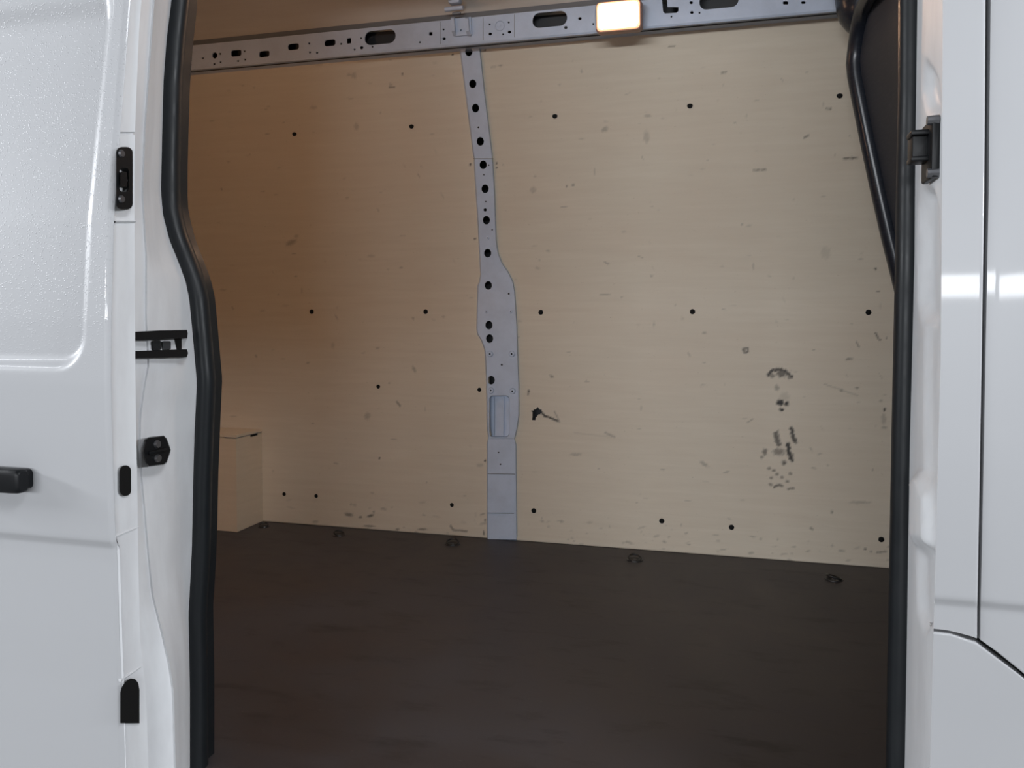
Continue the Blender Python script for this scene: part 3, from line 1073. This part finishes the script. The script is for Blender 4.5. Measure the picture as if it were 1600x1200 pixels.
# rubber seal: one closed loop round the opening
loop = []
for y in range(-490, 1290, 10):
    loop.append(at_y(.5 * (seal_l0(y) + seal_l1(y)), y, YS))
bl, br = loop[-1], at_y(.5 * (seal_r0(1280) + seal_r1(1280)), 1280, YS)
for k in range(1, 10):
    loop.append(bl.lerp(br, k / 10) + Vector((0, 0, -.03)))
for y in range(1280, -500, -20):
    loop.append(at_y(.5 * (seal_r0(y) + seal_r1(y)), y, YS))
tl, tr = loop[0], loop[-1]
for k in range(1, 10):
    loop.append(tr.lerp(tl, k / 10) + Vector((0, 0, .03)))
sl = MB()
sl.tube(loop, .0165, 12, True, ry=.02).build
so = sl.build('door_seal', M['seal'], angle=80)
tag(so, 'thick black rubber seal running round the van door opening', 'door seal')
recalc(so)
# flat lip on the inner side of the seal
lipm = MB()
rows = []
for i, p in enumerate(loop):
    q = loop[(i + 1) % len(loop)]
    rows.append([p + Vector((0, .012, 0)), p + Vector((0, .05, 0))])
lipm.grid(rows, close_v=True).build('inner_lip', M['seal'], so)

# ------------------------------------------------------------------ sliding door, pushed open to the left
XD = -.95
edge_near = interp([(-160, 212), (0, 200), (200, 184), (340, 174), (500, 170), (600, 169.6), (690, 171.5), (800, 175), (880, 179.5), (1000, 183), (1080, 186), (1320, 192)])
dz = [(at_x(edge_near(y), y, XD).z, at_x(edge_near(y), y, XD).y) for y in range(1320, -170, -20)]
door_prof0 = interp(dz)
z_crease = at_x(178, 852, XD).z


def door_prof(z):
    v = door_prof0(z)
    t = min(1, max(0, (z_crease + .004 - z) / .009))
    v += .006 * t * t * (3 - 2 * t)
    return v


rec_r_top, rec_r_bot = at_y(166, 100, 1.12).x, at_y(146, 500, 1.10).x
rec_b = at_y(100, 577, 1.10).z
rec_t = at_y(100, 33, 1.13).z
sd = thing('sliding_door', (-1.5, 1.08, .35), 'white sliding door with raindrops pushed open on the left', 'door')
zs = np.arange(.36, CAM.z + 1.08, .006)
xs_ = np.concatenate([np.linspace(XD - 1.3, XD - .55, 8), np.linspace(XD - .545, XD, 110)])
rows = []
sm5 = lambda t: (lambda u: u * u * (3 - 2 * u))(min(1, max(0, t)))
for z in zs:
    row = []
    f = min(1, max(0, (z - rec_b) / (rec_t - rec_b)))
    xr = rec_r_bot + (rec_r_top - rec_r_bot) * f
    for x in xs_:
        rc = .055
        dx, dzb = xr - x, z - rec_b
        if dx < rc and dzb < rc:
            dd = rc - math.hypot(rc - dx, rc - dzb)
        else:
            dd = min(dx, dzb)
        d = sm5(dd / .019) * sm5((rec_t + .05 - z) / .055)
        y = door_prof(z) + .017 * d
        e = (XD - x)
        if e < .006:
            y += .006 * (1 - math.sqrt(max(0, 1 - (1 - e / .006) ** 2)))
        row.append((x, y, z))
    rows.append(row)
recalc(MB().grid(rows).build('outer_skin', M['wet'], sd, angle=60))
# closing edge face
rows = []
ledge = interp([(-160, .0), (206, .0), (207.5, .0035), (209.5, .0035), (211, .0), (344, .0), (346, -.004), (349, 0), (1320, 0)])
for y in list(range(-600, 200, 20)) + [206, 207.5, 209.5, 211, 225, 240, 300, 340, 344, 346, 349, 360] + list(range(380, 1330, 20)):
    row = []
    for k in range(7):
        t = k / 6
        tilt = 0 if y < 700 else (-14 * (t - .5) * min(1, (y - 700) / 100))
        px = edge_near(y) + (edge_far(y) - edge_near(y)) * t
        p = at_x(px, y, XD)
        if k == 0:
            p.y = door_prof(p.z) + .0055
        p.x -= ledge(y) + (.002 if 0 < k < 6 else 0)
        row.append(p)
    p = row[-1]
    row.append(Vector((p.x - .012, p.y + .004, p.z)))
    row.append(Vector((p.x - 1.2, p.y + .004, p.z)))
    rows.append(row)
recalc(MB().grid(rows).build('edge_face', M['jamb'], sd, angle=40))


def plateX(name, poly, xf, xb_, material, parent, holes=(), bev=0.0):
    mb = MB()
    plate(mb, poly, list(holes), lambda x, y: at_x(x, y, xf), lambda x, y: at_x(x, y, xb_), lambda x, y: at_x(x, y, xf - .004), bev)
    return recalc(mb.build(name, material, parent, smooth=False))


for a, b in (((178.5, 838), (215, 823)), ((187, 1063), (218.5, 1041))):
    mb = MB()
    mb.tube([at_x(*a, XD - .0030), at_x((a[0] + b[0]) / 2, (a[1] + b[1]) / 2, XD - .0030), at_x(*b, XD - .0030)], .003, 8)
    mb.build('pressed_crease', M['jamb'], sd)
# upper catch
ct = plateX('catch', rrect(181.5, 230, 207, 327, 9, 5), XD + .012, XD - .012, M['plastic'], sd, [rrect(187, 262, 201, 300, 5, 3)], 1.0)
ct['label'] = 'black catch with two bolts'
plateX('catch_hook', rrect(188, 268, 199, 292, 4, 3), XD + .016, XD, M['plastic'], ct)
for y in (240, 311):
    p = at_x(189.5, y, XD + .012)
    MB().cyl(p, (1, 0, 0), .0065, .003, 10, .005).build('bolt', M['bolt'], ct)
plateX('slot_plug', rrect(187, 727, 205, 775, 8.9, 7), XD + .003, XD - .01, M['hole'], sd)['label'] = 'black oval slot'
plateX('lower_roller', dens([(188, 1082), (190, 1074), (196, 1065), (204, 1060), (211, 1061), (216, 1067), (218, 1078), (218, 1130), (188, 1130)], 30), XD + .004, XD - .01, M['hole'], sd)['label'] = 'black lower roller opening'
# pull handle
hx1 = at_y(35, 752, 1.055).x
zt, zb = at_y(30, 734, 1.05).z, at_y(30, 773, 1.05).z
hz = (zt + zb) / 2
yh = door_prof(hz)
mb = MB()
secs = []
hh = (zt - zb) / 2
for x, k in ((hx1 - .19, .7), (hx1 - .185, 1), (hx1 - .10, 1), (hx1 - .02, 1), (hx1 - .007, .97), (hx1 - .002, .9), (hx1, .75)):
    ring = []
    for a in np.linspace(0, 2 * math.pi, 24, endpoint=False):
        ca, sa = math.cos(a), math.sin(a)
        ring.append(Vector((x, yh - .022 + .012 * k * math.copysign(abs(ca) ** .55, ca) , hz + hh * k * math.copysign(abs(sa) ** .5, sa))))
    secs.append(ring)
mb.grid(secs, close_u=True)
for idx in (0, len(secs) - 1):
    mb.add(secs[idx], [tuple(range(24))])
h = recalc(mb.build('handle', M['plastic'], sd, angle=50))
h['label'] = 'black pull handle'
for x in (hx1 - .022, hx1 - .165):
    MB().rbox((x, yh - .005, hz), (1, 0, 0), (0, 0, 1), (0, 1, 0), .036, hh * 1.6, .022, .008).build('mount', M['plastic'], h)
adopt(sd)

# ------------------------------------------------------------------ fittings on the two jambs
XJ = -.985
guide = thing('door_guide', at_x(252, 560, XJ), 'black forked guide on the left jamb beside the sliding door', 'guide')
plateX('upper_arm', dens([(205, 519), (250, 516.5), (292, 516), (293, 521), (292.5, 528), (255, 530), (205, 532)], 30), XJ + .012, XJ - .02, M['plastic'], guide, (), .8)
plateX('lower_arm', dens([(205, 549), (255, 547), (292, 546), (293.5, 552), (292, 557.5), (250, 559), (205, 560)], 30), XJ + .012, XJ - .02, M['plastic'], guide, (), .8)
plateX('back_plate', [(205, 530), (284, 528), (284, 548), (205, 550)], XJ - .006, XJ - .02, M['plastic'], guide)
plateX('roller', rrect(238, 532, 252, 547, 3, 3), XJ + .004, XJ - .01, M['seal'], guide)
plateX('wear_pad', rrect(254, 533, 267, 546, 2, 2), XJ + .001, XJ - .01, M['steel_dark'], guide)
adopt(guide)

XK = -.982
st = thing('striker_plate', at_x(246, 727, XK), 'black six-sided striker plate with two bolts on the left jamb', 'striker')
plateX('plate', [(228, 686), (233, 684), (256, 681.5), (260, 686), (266, 703), (265, 707), (260, 722), (256, 725), (233, 728), (229, 723), (224.5, 705)], XK + .010, XK - .02, M['plastic'], st, (), 1.2)
for x, y in ((245, 694), (246, 716)):
    p = at_x(x, y, XK + .010)
    MB().cyl(p, (1, 0, 0), .0075, .004, 12, .006).build('bolt', M['bolt'], st)
p = at_x(245, 705, XK + .010)
MB().rbox(p, (0, 1, 0), (0, 0, 1), (1, 0, 0), .045, .006, .008, .002).build('striker_bar', M['plastic'], st)
adopt(st)
# pale dome pressed below the guide
XQ = .262
rc = thing('latch_block', at_x(1455, 277, .255), 'black latch block with a stub arm on the right jamb', 'latch')
zz = lambda y: at_x(1460, y, .25).z
YA = at_x(1461, 228, .25).y


def boxpx(name, x0, y0, x1, y1, Ya, Yb, material, r=.003):
    a, b = at_y(x0, y0, Ya), at_y(x1, y1, Ya)
    mb = MB()
    mb.rbox(((a.x + b.x) / 2, (Ya + Yb) / 2, (a.z + b.z) / 2), (1, 0, 0), (0, 0, 1), (0, 1, 0), abs(b.x - a.x), abs(a.z - b.z), abs(Yb - Ya), r)
    return mb.build(name, material, rc)


boxpx('mounting_plate', 1457, 182, 1468.5, 276, 1.185, 1.25, M['plastic'])
boxpx('arm', 1426, 206, 1460, 248, 1.215, 1.25, M['plastic'], .004)
boxpx('arm_lip', 1424, 203, 1458, 209, 1.205, 1.24, M['plastic'], .002)
boxpx('arm_lip', 1424, 244, 1456, 250, 1.205, 1.24, M['plastic'], .002)
for y in (188, 270):
    p = at_y(1459, y, 1.19)
    MB().cyl(p + Vector((.006, 0, 0)), (-1, 0, 0), .007, .014, 10, .006).build('bolt', M['bolt'], rc)
adopt(rc)
